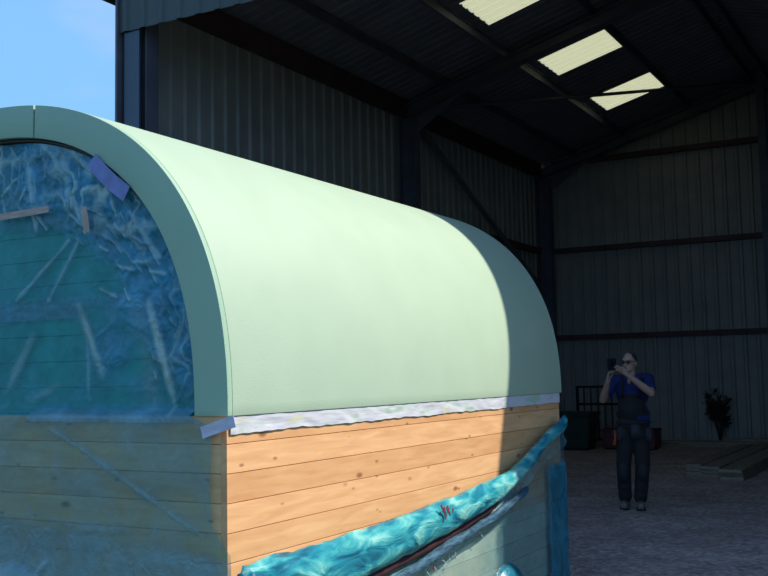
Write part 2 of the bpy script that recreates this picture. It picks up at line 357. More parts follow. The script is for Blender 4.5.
def arc_obj(name, mt, parent, *a, **k):
    bm = bmesh.new(); arch(bm, *a, **k); o = link(name, bm, mt, parent)
    for p in o.data.polygons: p.use_smooth = True
    md = o.modifiers.new('bevel', 'BEVEL'); md.width = .004; md.segments = 2; md.limit_method = 'ANGLE'; md.angle_limit = math.radians(50)
    es = o.modifiers.new('split', 'EDGE_SPLIT'); es.split_angle = math.radians(40)
    return o
arc_obj('roof_shell', GREEN, wag, AO, BO, AO - .045, BO - .045, Y0 + .006, Y1 - .002)
q = math.radians(90); e = .0035
arc_obj('arch_board', GREENEDGE, wag, AO, BO, AI, BI, Y0 - .028, Y0 + .005, t0=0, t1=TS - e)
arc_obj('arch_board', GREENEDGE, wag, AO, BO, AI, BI, Y0 - .028, Y0 + .005, t0=TS + e, t1=math.pi)
# pale filler line below the top edge board seam and dark strip standing in for the shaded gap inside the arch
arc_obj('gap_shade_strip', simple('gap_shade_brown', (.05, .035, .03), .7), wag, AI - .002, BI - .002, AI - .016, BI - .016, Y0 + .0, Y0 + .05)
def board_wall(bm, P, z0, z1, s0, s1, depth, first=1.247, pitch=.121, g=.008, w=.0026):
    """boards run along s; P(s, off, z) -> point; V grooves at the joints"""
    zs = []; z = first
    while z > z0: zs.append(z); z -= pitch
    z = first + pitch
    while z < z1: zs.insert(0, z); z += pitch
    zs = [z for z in zs if z0 + w*1.5 < z < z1 - w*1.5]
    prof = [(z1, 0)]
    for z in zs: prof += [(z + w, 0), (z, -g), (z - w, 0)]
    prof.append((z0, 0)); prof += [(z0, -depth), (z1, -depth)]
    a = [bm.verts.new(P(s0, o, z)) for z, o in prof]; b = [bm.verts.new(P(s1, o, z)) for z, o in prof]; n = len(a)
    bm.faces.new(a); bm.faces.new(b[::-1])
    for i in range(n): bm.faces.new((a[i], a[(i+1) % n], b[(i+1) % n], b[i]))
XW = XS - .014
ZK = .60
bm = bmesh.new(); board_wall(bm, lambda s, o, z: (XW + o, s, z), ZK, ZB + .0, Y0 - .018, Y1 - .012, .03); link('side_wall', bm, WOODY, wag)
bm = bmesh.new(); board_wall(bm, lambda s, o, z: (XW + o, s, z), .08, ZK - .002, Y0 - .018, Y1 - .012, .03); o = link('lower_side_wall', bm, PALEB, wag); o['label'] = 'pale painted lower side boards behind the film'
XW2 = CX - AO + .014
bm = bmesh.new(); board_wall(bm, lambda s, o, z: (XW2 - o, s, z), .22, ZB, Y0 - .018, Y1 - .012, .03); link('side_wall', bm, WOODY, wag)
bm = bmesh.new(); board_wall(bm, lambda s, o, z: (s, Y0 - .018 - o, z), .30, ZB - .0, XW2 + .0305, XW - .0305, .04); link('front_wall', bm, WOODX, wag)
bm = bmesh.new(); board_wall(bm, lambda s, o, z: (s, Y1 - .01 + o, z), .30, ZB, XW2 + .0305, XW - .0305, .03); link('rear_wall', bm, WOODX, wag)
# upper front wall inside the arch, painted boards with grooves
def arch_fill(name, y, sgn, mt):
    bm = bmesh.new(); a, b = AI - .01, BI - .01; zs = []; z = ZB - .01; k = 1.247 + .121
    zz = [ZB - .01]
    while k < ZB + b: zz += [k - .004, k, k + .004]; k += .121
    zz.append(ZB + b - .002); rows = []
    fine = [ZB + b*(1 - (i/14)**2) for i in range(1, 14)]
    zz = sorted(set(zz + [f for f in fine if f > ZB + b*.8]))
    for z in zz:
        f = max(0, 1 - (max(0, z - ZB)/b)**NE); hw = a*f**(1/NE)
        d = 0
        kk = (z - 1.247)/.121
        if abs(kk - round(kk)) < .004: d = .005
        rows.append((z, hw, d))
    prev = None
    for z, hw, d in rows:
        c = [bm.verts.new((CX - hw, y + sgn*d, z)), bm.verts.new((CX + hw, y + sgn*d, z)), bm.verts.new((CX + hw, y + sgn*.03, z)), bm.verts.new((CX - hw, y + sgn*.03, z))]
        if prev:
            for i in range(4): bm.faces.new((prev[i], prev[(i+1) % 4], c[(i+1) % 4], c[i]))
        else: bm.faces.new(c[::-1])
        prev = c
    bm.faces.new(prev)
    return link(name, bm, mt, wag)
o = arch_fill('front_gable', Y0 + .05, 1, BOARDP); o['label'] = 'dark green painted boards inside the arch'
arch_fill('rear_gable', Y1 - .03, -1, WOODX)
arc_obj('rear_arch_board', GREENEDGE, wag, AO - .002, BO - .002, AI, BI, Y1 - .002, Y1 + .026)
link('floor_frame', BX((XW2 + .1, Y0 + .1, .30), (XW - .1, Y1 - .1, .42)), simple('chassis_steel', (.03, .03, .03), .6), wag)
for x in (XW - .20, XW2 + .20):
    for y in (4.3, 6.25):
        bm = bmesh.new()
        for (r, hw) in ((.155, .06),):
            pr = [(.09, -hw), (.14, -hw), (.155, -hw*.7), (.155, hw*.7), (.14, hw), (.09, hw)]; n = 32
            rings = [[bm.verts.new((x + h, y + r_*math.cos(2*math.pi*k/n), .155 + r_*math.sin(2*math.pi*k/n))) for r_, h in pr] for k in range(n)]
            for k in range(n):
                A, B = rings[k], rings[(k+1) % n]
                for i in range(6): bm.faces.new((A[i], A[(i+1) % 6], B[(i+1) % 6], B[i]))
        wh = link('wheel', bm, RUBBER, wag, smooth=True)
        bm = bmesh.new(); tube(bm, [(x - .03, y, .155), (x + .03, y, .155)], .089, 24); link('hub', bm, STEEL, wh).location = (0, 0, 0)
        hubo = wh.children[0]
        for v in hubo.data.vertices: v.co -= wag.location
        for v in hubo.data.vertices: v.co += wh.location
for y in (4.3, 6.25):
    bm = bmesh.new(); bar(bm, (XW2 + .28, y, .155), (XW - .28, y, .155), .06, .06); box(bm, (CX - .5, y - .03, .16), (CX - .44, y + .03, .30)); box(bm, (CX + .44, y - .03, .16), (CX + .5, y + .03, .30)); link('axle', bm, STEEL, wag)

# masking tape along the bottom of the roof panel
def wavy_strip(name, mt, pts_top, width_f, normal, th=.0025, n=160):
    pass
bm = bmesh.new(); n = 260; rows = []
for i in range(n+1):
    y = Y0 - .004 + (Y1 - Y0 - .01)*i/n
    top = ZB - .002; bot = ZB - .073 + .008*noise.noise(Vector((y*3, 0, 0))) + .006*noise.noise(Vector((y*14, 3, 0)))
    ys_ = []
    for k in range(6):
        z = top + (bot-top)*k/5; x = XW + .004 + .0035*noise.noise(Vector((y*12, z*30, 5))) + .002
        ys_.append(bm.verts.new((x, y, z)))
    rows.append(ys_)
for A, B in zip(rows, rows[1:]):
    for k in range(5): bm.faces.new((A[k], A[k+1], B[k+1], B[k]))
o = link('masking_tape', bm, TAPEM, base=(XS, 5.3, ZB)); o.modifiers.new('s', 'SOLIDIFY').thickness = .002
tag(o, 'long paint-smeared white tape along the lower edge of the green roof', 'tape')
def strip(name, mt, pts, w, yoff, label, sag=.004):
    """flat tape piece on the front face from px points"""
    P = [hit(x, y, 1, yoff) for x, y in pts]; bm = bmesh.new(); rows = []; n = 10
    for i in range(len(P)-1):
        for k in range(n + (i == len(P)-2)):
            c = P[i].lerp(P[i+1], k/n); d = (P[i+1]-P[i]).normalized(); s = Vector((-d.z, 0, d.x))
            rows.append([bm.verts.new(c + s*w*j/2 + Vector((0, -sag*(.5 + noise.noise(c*9 + Vector((j, 0, 0)))), 0))) for j in (-1, -.33, .33, 1)])
    for A, B in zip(rows, rows[1:]):
        for k in range(3): bm.faces.new((A[k], A[k+1], B[k+1], B[k]))
    o = link(name, bm, mt, base=P[0]); o.modifiers.new('s', 'SOLIDIFY').thickness = .0015
    return tag(o, label, 'tape', 'loose pieces of tape on the wagon front')
strip('masking_tape', TAPEL, [(92, 160), (102, 172), (114, 184), (127, 194)], .075, Y0 - .034, 'wide lilac tape on the film at the upper right inside the arch')
strip('masking_tape', TAPEO, [(-4, 218), (20, 214), (49, 209)], .032, Y0 - .022, 'buff tape strip lying level on the film, left of the short upright one')
strip('masking_tape', TAPEO, [(84, 207), (86, 220), (87, 232)], .036, Y0 - .022, 'short upright buff tape on the film near the middle of the arch')
strip('masking_tape', TAPEW, [(202, 433), (218, 427), (235, 421)], .05, Y0 - .046, 'pale tape end folded round the wagon corner under the arch board')

# ------------------------------------------------------------------ film on the wagon front
def seg_d(p, a, b):
    a, b = Vector(a), Vector(b); ab = b - a; t = max(0, min(1, (p-a).dot(ab)/ab.length_squared)); return (p - (a + ab*t)).length, t
def PX(x, y): h = hit(x, y, 1, Y0 - .03); return (h.x, h.z)
FOLDS = [  # two pixel ends, half width, frost, density, height
 ((70,305),(94,374),.018,.75,.3,.012), ((78,320),(80,402),.012,.45,.2,.008), ((141,303),(169,415),.016,.8,.3,.014), ((128,310),(160,480),.05,.32,.1,.02),
 ((24,335),(0,388),.022,.6,.2,.012), ((50,385),(18,402),.02,.45,.2,.01), ((150,480),(158,576),.03,.35,.1,.015), ((185,430),(212,520),.02,.25,.1,.012),
 ((118,430),(150,500),.03,.25,.1,.015),((60,470),(110,500),.04,.18,.1,.015), ((28,512),(70,525),.012,.45,.3,.01),((70,525),(128,532),.016,.6,.3,.012)]
CYAN = [((52,430),(85,450),.01), ((85,450),(140,490),.015), ((140,490),(205,538),.010), ((8,300),(60,240),.012),((30,130),(60,180),.02),((60,190),(80,230),.02),((22,170),(28,230),.02),((122,210),(150,255),.012),((26,548),(22,562),.008),((48,562),(36,576),.008),((66,150),(84,172),.02),((40,300),(70,240),.015)]
FOLDP = [(Vector(PX(*a)), Vector(PX(*b)), w_*1.5, f_*.85, d_, h_*.45) for a, b, w_, f_, d_, h_ in FOLDS]
CYP = [(Vector(PX(*a)), Vector(PX(*b)), w_) for a, b, w_ in CYAN]
CRK = []; rc = random.Random(3)
for i in range(120):
    th = rc.uniform(.02, 1.9)*math.pi/2; k_ = 1 - abs(rc.gauss(0, .13)) - .03
    if th > math.pi*.35: k_ -= abs(rc.gauss(0, .08))
    o_ = ell((AI - .03)*k_, (BI - .03)*k_, th); a_ = Vector((o_[0], o_[1])); an = rc.gauss(-.7 if th < 1.0 else -1.45, .45); l_ = rc.uniform(.03, .13)
    CRK.append((a_, a_ + Vector((math.cos(an), math.sin(an)))*-l_*(1 if rc.random() < .8 else -.5), rc.uniform(.0035, .011), rc.uniform(.15, .6)))
zb1 = PX(100, 408)[1]; zb0 = PX(100, 422)[1]; xb0 = PX(28, 410)[0]; zw1 = PX(60, 303)[1]; zw0 = PX(60, 319)[1]
def front_film():
    bm = bmesh.new(); NZ, NX = 300, 400; z_lo = .32; z_hi = ZB + BI - .022
    D, F = [], []; rows = []
    for i in range(NZ+1):
        u = i/NZ; z = z_lo + (z_hi - z_lo)*(1 - (1-u)**1.25)
        if z > ZB: hw = (AI - .02)*max(0.0005, 1 - ((z-ZB)/(BI - .02))**NE)**(1/NE); xl, xr = CX - hw, CX + hw
        else: k = min(1, (ZB - z)/.04); xr = CX + AI - .02 + k*.115 + .008*noise.noise(Vector((z*6, 0, 1))); xl = 2*CX - xr
        if z < ZB - .45: xr += min(.1, (ZB-.45-z)*.9)   # gathers towards the corner at the bottom
        kk = max(0, min(1, (z - ZB)/.04)); row = []
        yb = (Y0 - .034)*(1-kk) + (Y0 + .030)*kk
        for j in range(NX+1):
            x = xl + (xr-xl)*j/NX; p = Vector((x, z))
            nz = noise.fractal(Vector((x*3.1, 0, z*3.1)), 1, 2, 4)
            edge = min(1, max(0, 1.15 - (1 - math.hypot((x-CX)/AI, (z-ZB)/BI))/(.30 + .18*nz + .16*max(0, (z-ZB)/BI - .6)/.4))) if z > ZB else 0
            edge *= min(1, max(0, (z - ZB)/.25))
            cr = noise.turbulence(Vector((x*7, 2, z*7)), 4, True)
            den = .22 + .12*nz + min(1, edge*1.6)*(.75 + .5*(cr-.6)); fro = 0; off = .004 + .004*nz + edge*.016*cr
            if z > zw1 and z < zw1 + .5: pass
            for a, b, w_, f_, d_, h_ in FOLDP:
                dd, t = seg_d(p, a, b); dd += .008*noise.noise(Vector((x*11, 7, z*11)))
                if dd < w_*2.2:
                    g = math.exp(-(dd/w_)**2*1.2)*(.6 + .4*math.sin(t*3.1)); fro = max(fro, f_*g); den += d_*g; off += h_*g*.6
            for a, b, w_ in CYP:
                dd, t = seg_d(p, a, b); dd += .01*noise.noise(Vector((x*12, 9, z*12)))
                if dd < w_*2.2: g = math.exp(-(dd/w_)**2); fro = max(fro, .4*g); den += .4*g; off += .006*g
            for a, b, w_, f_ in CRK:
                if abs(p.x - a.x) < .16 and abs(p.y - a.y) < .16:
                    dd, t = seg_d(p, a, b); dd += .006*noise.noise(Vector((x*25, 9, z*25)))
                    if dd < w_*2.2: g = math.exp(-(dd/w_)**2); fro = max(fro, f_*g); off += .008*g; den += .2*g
            # crackled pale wrinkles where film is gathered
            rg = 1 - abs(noise.noise(Vector((x*9 + 1.5*nz, 4, z*5))))*5
            if edge > .15 and rg > .2: fro = max(fro, min(.6, .55*rg*edge*max(0, noise.noise(Vector((x*2.3, 8, z*2.3))) + .5 + .6*max(0, (z-ZB)/BI - .6)))); off += .006*rg
            if zb0 < z < zb1 and x > xb0: den += .6
            if zw0 < z < zw1 and x < PX(70, 310)[0]: den += .5
            elif zw0 + .04 < z < zw1 + .03 and x < PX(188, 300)[0]: den += .28
            low = max(0, min(1, (PX(100, 516 + (x + 4.0)*22)[1] - z)/.05)) if z < 1.1 else 0
            den += .30*low - .12*(1-kk)*(1-low)
            r_ = ((x - PX(15, 576)[0])/.16)**2 + ((z - PX(15, 582)[1])/.085)**2
            if r_ < 1: den += .35; off += .05*math.sqrt(1-r_)
            hz_ = (1-kk)*(.32 + .15*nz) + .12*kk*(1 - edge) + .10*low; fro = max(fro, hz_)
            row.append(bm.verts.new((x, yb - off, z))); D.append(max(0, min(1.15, den))); F.append(max(0, min(1, fro)))
        rows.append(row)
    for A, B in zip(rows, rows[1:]):
        for k in range(NX): bm.faces.new((A[k], A[k+1], B[k+1], B[k]))
    o = link('masking_film', bm, FILMF, base=(CX, Y0, ZB), smooth=True)
    for nme, arr in (('film_layers_shade', D), ('film_frost', F)):
        at = o.data.attributes.new(nme, 'FLOAT', 'POINT'); at.data.foreach_set('value', arr)
    return tag(o, 'blue see-through plastic film covering the arched front of the wagon', 'plastic film')
front_film()

# ------------------------------------------------------------------ film on the wagon side
from bisect import bisect
def interp(pts, y):
    xs = [p[0] for p in pts]; i = max(1, min(len(pts)-1, bisect(xs, y))); a, b = pts[i-1], pts[i]; t = (y-a[0])/(b[0]-a[0]); return a[1] + (b[1]-a[1])*t
TOP = [(3.34, .775), (4.01, .787), (4.62, .797), (5.49, .842), (6.14, .895), (6.48, .985), (6.81, 1.09), (7.39, 1.235)]
BOT = [(3.34, .50), (4.01, .52), (4.79, .585), (5.31, .63), (5.9, .71), (6.2, .775), (6.48, .85), (6.75, .96), (7.43, 1.12)]
def side_film():
    bm = bmesh.new(); NY, NZ = 360, 130; D, F = [], []; rows = []
    for i in range(NY+1):
        y = Y0 - .02 + (Y1 - Y0 + .0)*i/NY; zt = interp(BOT, y) + .015; row = []
        for j in range(NZ+1):
            z = .015 + (zt - .015)*j/NZ
            nz = noise.fractal(Vector((0, y*2.4, z*2.4)), 1, 2, 4); cr = noise.turbulence(Vector((5, y*5, z*5)), 3, True)
            off = .018 + .008*nz; ks_ = max(0, min(1, (y - 5.7)/.3)); den = .02 + .10*nz + .26*ks_ + max(0, .05 - abs(cr-.5))*3; fro = .22 + .2*nz  # denser towards the far end: shade painted into the film
            # slanting gathers below the roll
            dz = interp(BOT, y) - z - .10
            g = math.exp(-(dz/.035)**2); off += .03*g; den += .40*g*(1 if y < 6.2 else .4)
            g2 = math.exp(-((z - (.30 + (y-4.9)*.36))/.012)**2)*(1 if y < 5.9 else 0); off += .012*g2; den += .2*g2
            if z > interp(BOT, y) - .10 and y < 6.3: den += .35
            k = max(0, min(1, (y - 6.97)/.04)) * max(0, min(1, (.86 - z)/.03)); den += .9*k; fro *= 1-k; off += .012*k*(.5 + cr)
            r_ = ((y - 6.16)/.27)**2 + ((z - .03)/.27)**2
            if r_ < 1: fro = 0; den += .75; off += .11*math.sqrt(1-r_)
            row.append(bm.verts.new((XS + off, y, z))); D.append(max(0, min(1.15, den))); F.append(fro)
        rows.append(row)
    for A, B in zip(rows, rows[1:]):
        for k in range(NZ): bm.faces.new((A[k], A[k+1], B[k+1], B[k]))
    o = link('masking_film', bm, FILMS, base=(XS, 5.3, .02), smooth=True)
    for nme, arr in (('film_layers_shade', D), ('film_frost', F)):
        at = o.data.attributes.new(nme, 'FLOAT', 'POINT'); at.data.foreach_set('value', arr)
    return tag(o, 'thin clear blue film hanging over the lower side of the wagon down to the gravel', 'plastic film')
sf = side_film()
def roll(name, mt, path, rz, rx, n=26, seed=0, amp=.24, gap=0):
    bm = bmesh.new(); rings = []; L = len(path)
    for i, (y, z, hz) in enumerate(path):
        ring = []
        for k in range(n):
            t = 2*math.pi*k/n
            f = 1 + amp*noise.turbulence(Vector((math.cos(t)*1.5 + seed, y*3.2 + math.sin(t)*.5, math.sin(t)*2.3)), 4, True) - amp*.6
            ring.append(bm.verts.new((XS + .025 + gap + rx(i) + math.cos(t)*rx(i)*f, y + .03*math.sin(t), z + math.sin(t)*hz*f)))
        rings.append(ring)
    for A, B in zip(rings, rings[1:]):
        for k in range(n): bm.faces.new((A[k], A[(k+1) % n], B[(k+1) % n], B[k]))
    bm.faces.new(rings[0][::-1]); bm.faces.new(rings[-1])
    return bm
path = []; n = 170
for i in range(n+1):
    y = 3.33 + (7.25-3.33)*i/n; a, b = interp(TOP, y), interp(BOT, y); path.append((y, (a+b)/2, (a-b)/2*.97))
bm = roll('film_roll', ROLLM, path, None, lambda i: .05 if i < 110 else .05 - .02*(i-110)/60)
tag(link('film_roll', bm, ROLLM, base=(XS, 5.3, .8), smooth=True), 'bunched roll of shiny turquoise film along the wagon side, rising to its far corner', 'plastic film')
path = [(y, interp(BOT, y) - .022, .030) for y in [4.2 + 1.75*i/60 for i in range(61)]]  # dark maroon band following the lower edge of the film roll
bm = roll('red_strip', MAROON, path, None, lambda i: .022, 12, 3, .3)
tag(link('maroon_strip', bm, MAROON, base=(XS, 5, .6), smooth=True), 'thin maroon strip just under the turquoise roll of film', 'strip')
path = [(y, interp(BOT, y) - .085 - .02*math.sin(y*2), .035) for y in [4.0 + 2.4*i/80 for i in range(81)]]
bm = roll('strand', BLUEM, path, None, lambda i: .022, 14, 6, .5, .03)
tag(link('film_strand', bm, BLUEM, base=(XS, 5, .55), smooth=True), 'narrow twisted strand of blue film running below the maroon strip', 'plastic film')
# printed marks on the film, too small to read
PRW = simple('white_print', (.40, .46, .47), .5, .05); PRR = simple('red_print', (.28, .04, .05), .5, .2)
def mark(px0, py0, px1, py1, wd, mt, name, parent, x):
    a, b = hit(px0, py0, 0, x), hit(px1, py1, 0, x); bm = bmesh.new(); bar(bm, a, b, .003, wd, up=Vector((1, 0, 0)) if 0 else Vector((0, .2, 1)).cross((b-a).normalized()).cross((b-a).normalized())*-1 if False else Vector((.01, .5, .8)))
    return link(name, bm, mt, parent)
for s in ((424,568,430,576),(432,562,437,572),(416,572,420,577),(449,552,455,551),(449,552,449,558),(455,551,456,559),(443,560,448,566),(478,530,483,537),(438,561,443,560)):
    mark(*s, .0045, PRW, 'printed_mark', sf, XS + .05)
for s in ((434,564,434,571),): mark(*s, .01, PRR, 'printed_mark', sf, XS + .052)
ro = [o for o in COL.objects if o.name.startswith('film_roll')][0]
for s in ((444,507,446,519,.02),(447,506,449,513,.025),(453,508,453,512,.02),(441,505,444,512,.015)):
    mark(*s[:4], s[4]*.8, PRR, 'red_mark', ro, XS + .135)

# ------------------------------------------------------------------ planks, shrub and kit at the back of the shed
def plank(name, a, b, mt, label, group, rot=0):
    bm = bmesh.new(); a, b = Vector(a), Vector(b); c = (a+b)/2; h = (b-a)/2; box(bm, -h, h)
    bmesh.ops.bevel(bm, geom=bm.edges[:], offset=.004, segments=1, affect='EDGES')
    me_o = link(name, bm, mt); me_o.location = c; me_o.rotation_euler = (0, 0, rot); return tag(me_o, label, 'plank', group)
G = 'planks in the near pile'
colsx = [(-3.52, -3.29, 15.0, 'left'), (-3.25, -2.98, 14.72, 'middle'), (-2.93, -2.62, 14.42, 'right')]
for x0, x1, ys_, nm in colsx:
    z = .0
    for k, ly in enumerate(('bottom', 'middle', 'top')):
        dx = random.uniform(-.012, .012); dy = random.uniform(0, .12)
        plank('timber_plank', (x0 + dx, ys_ + dy, z), (x1 + dx, 19.6 + random.uniform(-.3, .3), z + .05), PLANKM, 'weathered scaffold plank, %s of the %s stack in the near timber pile' % (ly, nm), G); z += .0515
G = 'planks along the back wall'
for i, (y0, y1, z, x0, x1, nm) in enumerate(((20.42, 20.66, 0, -5.9, 1.0, 'front plank on the gravel of the long timbers lying before the back wall'), (20.70, 20.94, 0, -6.1, 1.2, 'rear bottom plank of the long timbers lying before the back wall'),
        (20.45, 20.67, .052, -4.9, 1.1, 'upper front plank of the long timbers lying before the back wall'), (20.71, 20.94, .052, -5.6, 1.2, 'upper rear plank of the long timbers lying before the back wall'), (20.71, 20.93, .104, -4.1, 1.0, 'topmost plank of the long timbers lying before the back wall'))):
    plank('timber_plank', (x0, y0, z), (x1, y1, z + .05), PLANKX, nm, G)
LEAF = simple('dark_leaves', (.012, .022, .014), .6, .4, 10); STEM = simple('shrub_stem', (.03, .022, .016), .8, .2)
sb = Vector((-4.22, 20.33, 0)); sh = thing('leafy_shrub', sb, 'dark leafy shrub standing before the back wall behind the near planks', 'plant')
sh.location = sb = Vector((-4.25, 21.24, 0))
bm = bmesh.new(); tips = []
for i in range(11):
    a = random.uniform(0, 6.28); r = random.uniform(.05, .40); h = random.uniform(.5, 1.08)
    tp = sb + Vector((r*math.cos(a), .35*r*math.sin(a)*.5, h)); mid = sb.lerp(tp, .5) + Vector((0, 0, .08)); tips.append((mid, tp)); tube(bm, [sb, mid, tp], lambda i: .012 - .004*i, 6)
link('stem', bm, STEM, sh)
bm = bmesh.new()
for mid, tp in tips:
    for k in range(34):
        c = mid.lerp(tp, random.uniform(.3, 1.1)) + Vector((random.gauss(0, .05), random.gauss(0, .03), random.gauss(0, .04)))
        c.y = min(c.y, 21.42)
        d = Vector((random.gauss(0, 1), random.gauss(0, .6), random.gauss(0, .8))).normalized(); s = d.cross(Vector((random.random(), .3, .8))).normalized()
        l = random.uniform(.05, .085); bm.faces.new([bm.verts.new(c + v) for v in (-d*l, s*l*.4, d*l, -s*l*.4)])
link('foliage', bm, LEAF, sh)
# green bin
GB = simple('dark_green_plastic', (.008, .03, .022), .6, .2)
bn = thing('storage_bin', (-6.62, 19.3, 0), 'squat dark green lidded bin beside the far corner of the wagon', 'bin')
bm = bmesh.new(); vs = [(.30, 0), (.36, .62)]
lo = [Vector((-6.62 + sx*.33, 19.3 + sy*.26, .04)) for sx, sy in ((-1,-1),(1,-1),(1,1),(-1,1))]; hi = [Vector((-6.62 + sx*.40, 19.3 + sy*.32, .66)) for sx, sy in ((-1,-1),(1,-1),(1,1),(-1,1))]
a = [bm.verts.new(p) for p in lo]; b = [bm.verts.new(p) for p in hi]; bm.faces.new(a); bm.faces.new(b)
for i in range(4): bm.faces.new((a[i], a[(i+1) % 4], b[(i+1) % 4], b[i]))
bmesh.ops.bevel(bm, geom=bm.edges[:], offset=.03, segments=3, affect='EDGES'); link('bin_body', bm, GB, bn)
link('lid', BX((-7.05, 18.95, .665), (-6.19, 19.65, .73), .02), GB, bn); link('base', BX((-6.93, 19.06, 0), (-6.31, 19.54, .039), .01), BLACK, bn)
link('handle', BX((-6.74, 18.90, .60), (-6.50, 18.965, .64), .01), GB, bn)
# hurdle
hu = thing('steel_hurdle', (-6.35, 20.2, 0), 'dark barred metal hurdle standing left behind the person', 'hurdle')
def hpart(nm, a, b, w=.035):
    bm = bmesh.new(); bar(bm, a, b, w, w, up=Vector((0, 1, 0))); link(nm, bm, REDD if nm == 'bar' else BLACK, hu)
REDD = simple('rusty_bars', (.035, .02, .02), .6, .3)
for x in (-6.85, -5.85): hpart('upright', (x, 20.2, 0), (x, 20.2, 1.22), .045)
for z in (1.2, .85, .14): hpart('rail', (-6.83, 20.2, z), (-5.87, 20.2, z), .045)
for k in range(6): hpart('bar', (-6.71 + k*.144, 20.2, .16), (-6.71 + k*.144, 20.2, 1.18), .028)
for x in (-6.85, -5.85): hpart('foot', (x, 19.98, .02), (x, 20.42, .02), .04)
# red chest
RC = simple('dark_red_paint', (.10, .008, .014), .5, .2)
ch = thing('storage_chest', (-5.55, 19.6, 0), 'low dark red chest on the gravel behind the person', 'chest')
link('chest_body', BX((-6.10, 19.35, .03), (-5.08, 19.85, .34), .015), RC, ch); link('lid', BX((-6.12, 19.33, .345), (-5.06, 19.87, .40), .015), RC, ch)
link('base', BX((-6.06, 19.40, 0), (-5.12, 19.80, .029)), BLACK, ch)
for x in (-5.85, -5.35): link('latch', BX((x - .03, 19.315, .29), (x + .03, 19.329, .37)), STEEL, ch)

# ------------------------------------------------------------------ the person
PB = Vector((-3.18, 11.25, 0)); RZ = math.atan2(.27, .96)
per = thing('person', PB, 'person in a blue shirt and dark work trousers, holding a camera up to the face', 'person', rz=RZ)
def pv(a, b, h): return Vector((a, -b, h))       # a: to the right in the photo, b: towards the camera, h: height
def person_part(name, bm, mt, vox=None, sm=2, parent=per):
    me = bpy.data.meshes.new(name); bmesh.ops.recalc_face_normals(bm, faces=bm.faces); bm.to_mesh(me); bm.free()
    for p in me.polygons: p.use_smooth = True
    me.materials.append(mt); o = bpy.data.objects.new(name, me); COL.objects.link(o); o.parent = parent
    if vox:
        r = o.modifiers.new('r', 'REMESH'); r.mode = 'VOXEL'; r.voxel_size = vox; r.use_smooth_shade = True
        if sm: s = o.modifiers.new('s', 'SMOOTH'); s.iterations = sm; s.factor = .5
    return o
SKIN = simple('skin', (.50, .29, .21), .5, .08, 20); SHIRT = simple('blue_shirt', (.010, .020, .12), .8, .15, 12, bump=.3, bscale=20)
TROU = simple('dark_work_trousers', (.017, .014, .016), .85, .3, 14, bump=.3, bscale=25); PAD = simple('black_knee_pads', (.012, .012, .015), .7, .2)
BOOT = simple('dusty_brown_boots', (.17, .13, .11), .7, .2, 25); GREYP = simple('grey_pockets', (.04, .037, .045), .8, .4, 30); HAIR = simple('short_dark_hair', (.045, .035, .03), .8, .3, 60)
# joints
hipL, hipR = pv(-.085, 0, .86), pv(.075, 0, .86)
kneL, kneR = pv(-.125, .06, .47), pv(.08, .05, .47)
ankL, ankR = pv(-.12, -.02, .09), pv(.045, .03, .09)
shL, shR = pv(-.185, .0, 1.405), pv(.175, .0, 1.42)
elL, elR = pv(-.32, .10, 1.20), pv(.20, .25, 1.27)
wrL, wrR = pv(-.255, .31, 1.40), pv(-.045, .34, 1.475)
hd = pv(-.015, .03, 1.60); turn = Matrix.Rotation(math.radians(-28), 4, 'Z')
def headpt(a, b, h): return hd + (turn @ pv(a, b, h))
def hand(bm, wr, d, side, curl_dir, thumb_dir):
    """d: wrist->knuckle direction, side: across the palm, curl_dir: where the fingers close"""
    d, side, cu = d.normalized(), side.normalized(), curl_dir.normalized()
    palm = wr + d*.05
    rot = Matrix((side, cu, d)).transposed().to_4x4()
    ball(bm, palm, (.042, .016, .052), rot)
    capsule(bm, wr, wr + d*.03, .027, .026)
    for i, (sx, l) in enumerate(((-.032, .066), (-.011, .076), (.010, .072), (.030, .058))):
        k0 = wr + d*(.088 - abs(i-1.3)*.004) + side*sx; k1 = k0 + (d*.75 + cu*.65)*l*.45; k2 = k1 + (d*.15 + cu*1.0)*l*.33; k3 = k2 + (-d*.35 + cu*.9)*l*.27
        capsule(bm, wr + d*.05 + side*sx*.8, k0, .010, .0098); capsule(bm, k0, k1, .0095, .009); capsule(bm, k1, k2, .009, .0083); capsule(bm, k2, k3, .0083, .0075)
    td = thumb_dir.normalized(); t0 = wr + d*.022 + td*.022; t1 = t0 + (td*.8 + d*.5 + cu*.35)*.034; t2 = t1 + (td*.25 + d*.75 + cu*.5)*.03
    capsule(bm, t0, t1, .0125, .0105); capsule(bm, t1, t2, .0105, .0085)
bm = bmesh.new()
# torso, neck
ball(bm, pv(0, 0, .93), (.155, .11, .13)); ball(bm, pv(0, .0, 1.08), (.145, .105, .16)); ball(bm, pv(0, 0, 1.27), (.165, .11, .17)); capsule(bm, shL, shR, .055, .055)
capsule(bm, pv(-.005, .0, 1.40), pv(-.012, .02, 1.53), .058, .052)
# head: skull, jaw, nose, ears
ball(bm, hd + Vector((0, 0, .025)), (.074, .092, .095), turn); ball(bm, headpt(0, .025, -.045), (.055, .06, .062), turn); ball(bm, headpt(0, .07, -.085), (.026, .022, .018))
capsule(bm, headpt(0, .088, .008), headpt(0, .108, -.028), .009, .014); ball(bm, headpt(0, .09, -.055), (.024, .010, .007), turn)
for s in (-1, 1):
    ball(bm, headpt(s*.076, -.005, -.01), (.009, .018, .030), turn); ball(bm, headpt(s*.012, .096, -.03), .0085); ball(bm, headpt(s*.035, .078, .038), (.022, .012, .008), turn)
for h, k, a in ((hipL, kneL, ankL), (hipR, kneR, ankR)):
    capsule(bm, h, k, .085, .056); capsule(bm, k, k.lerp(a, .35), .055, .056); capsule(bm, k.lerp(a, .35), a, .056, .038)
    capsule(bm, a + Vector((0, .02, -.05)), a + Vector((0, -.13, -.058)), .032, .026)
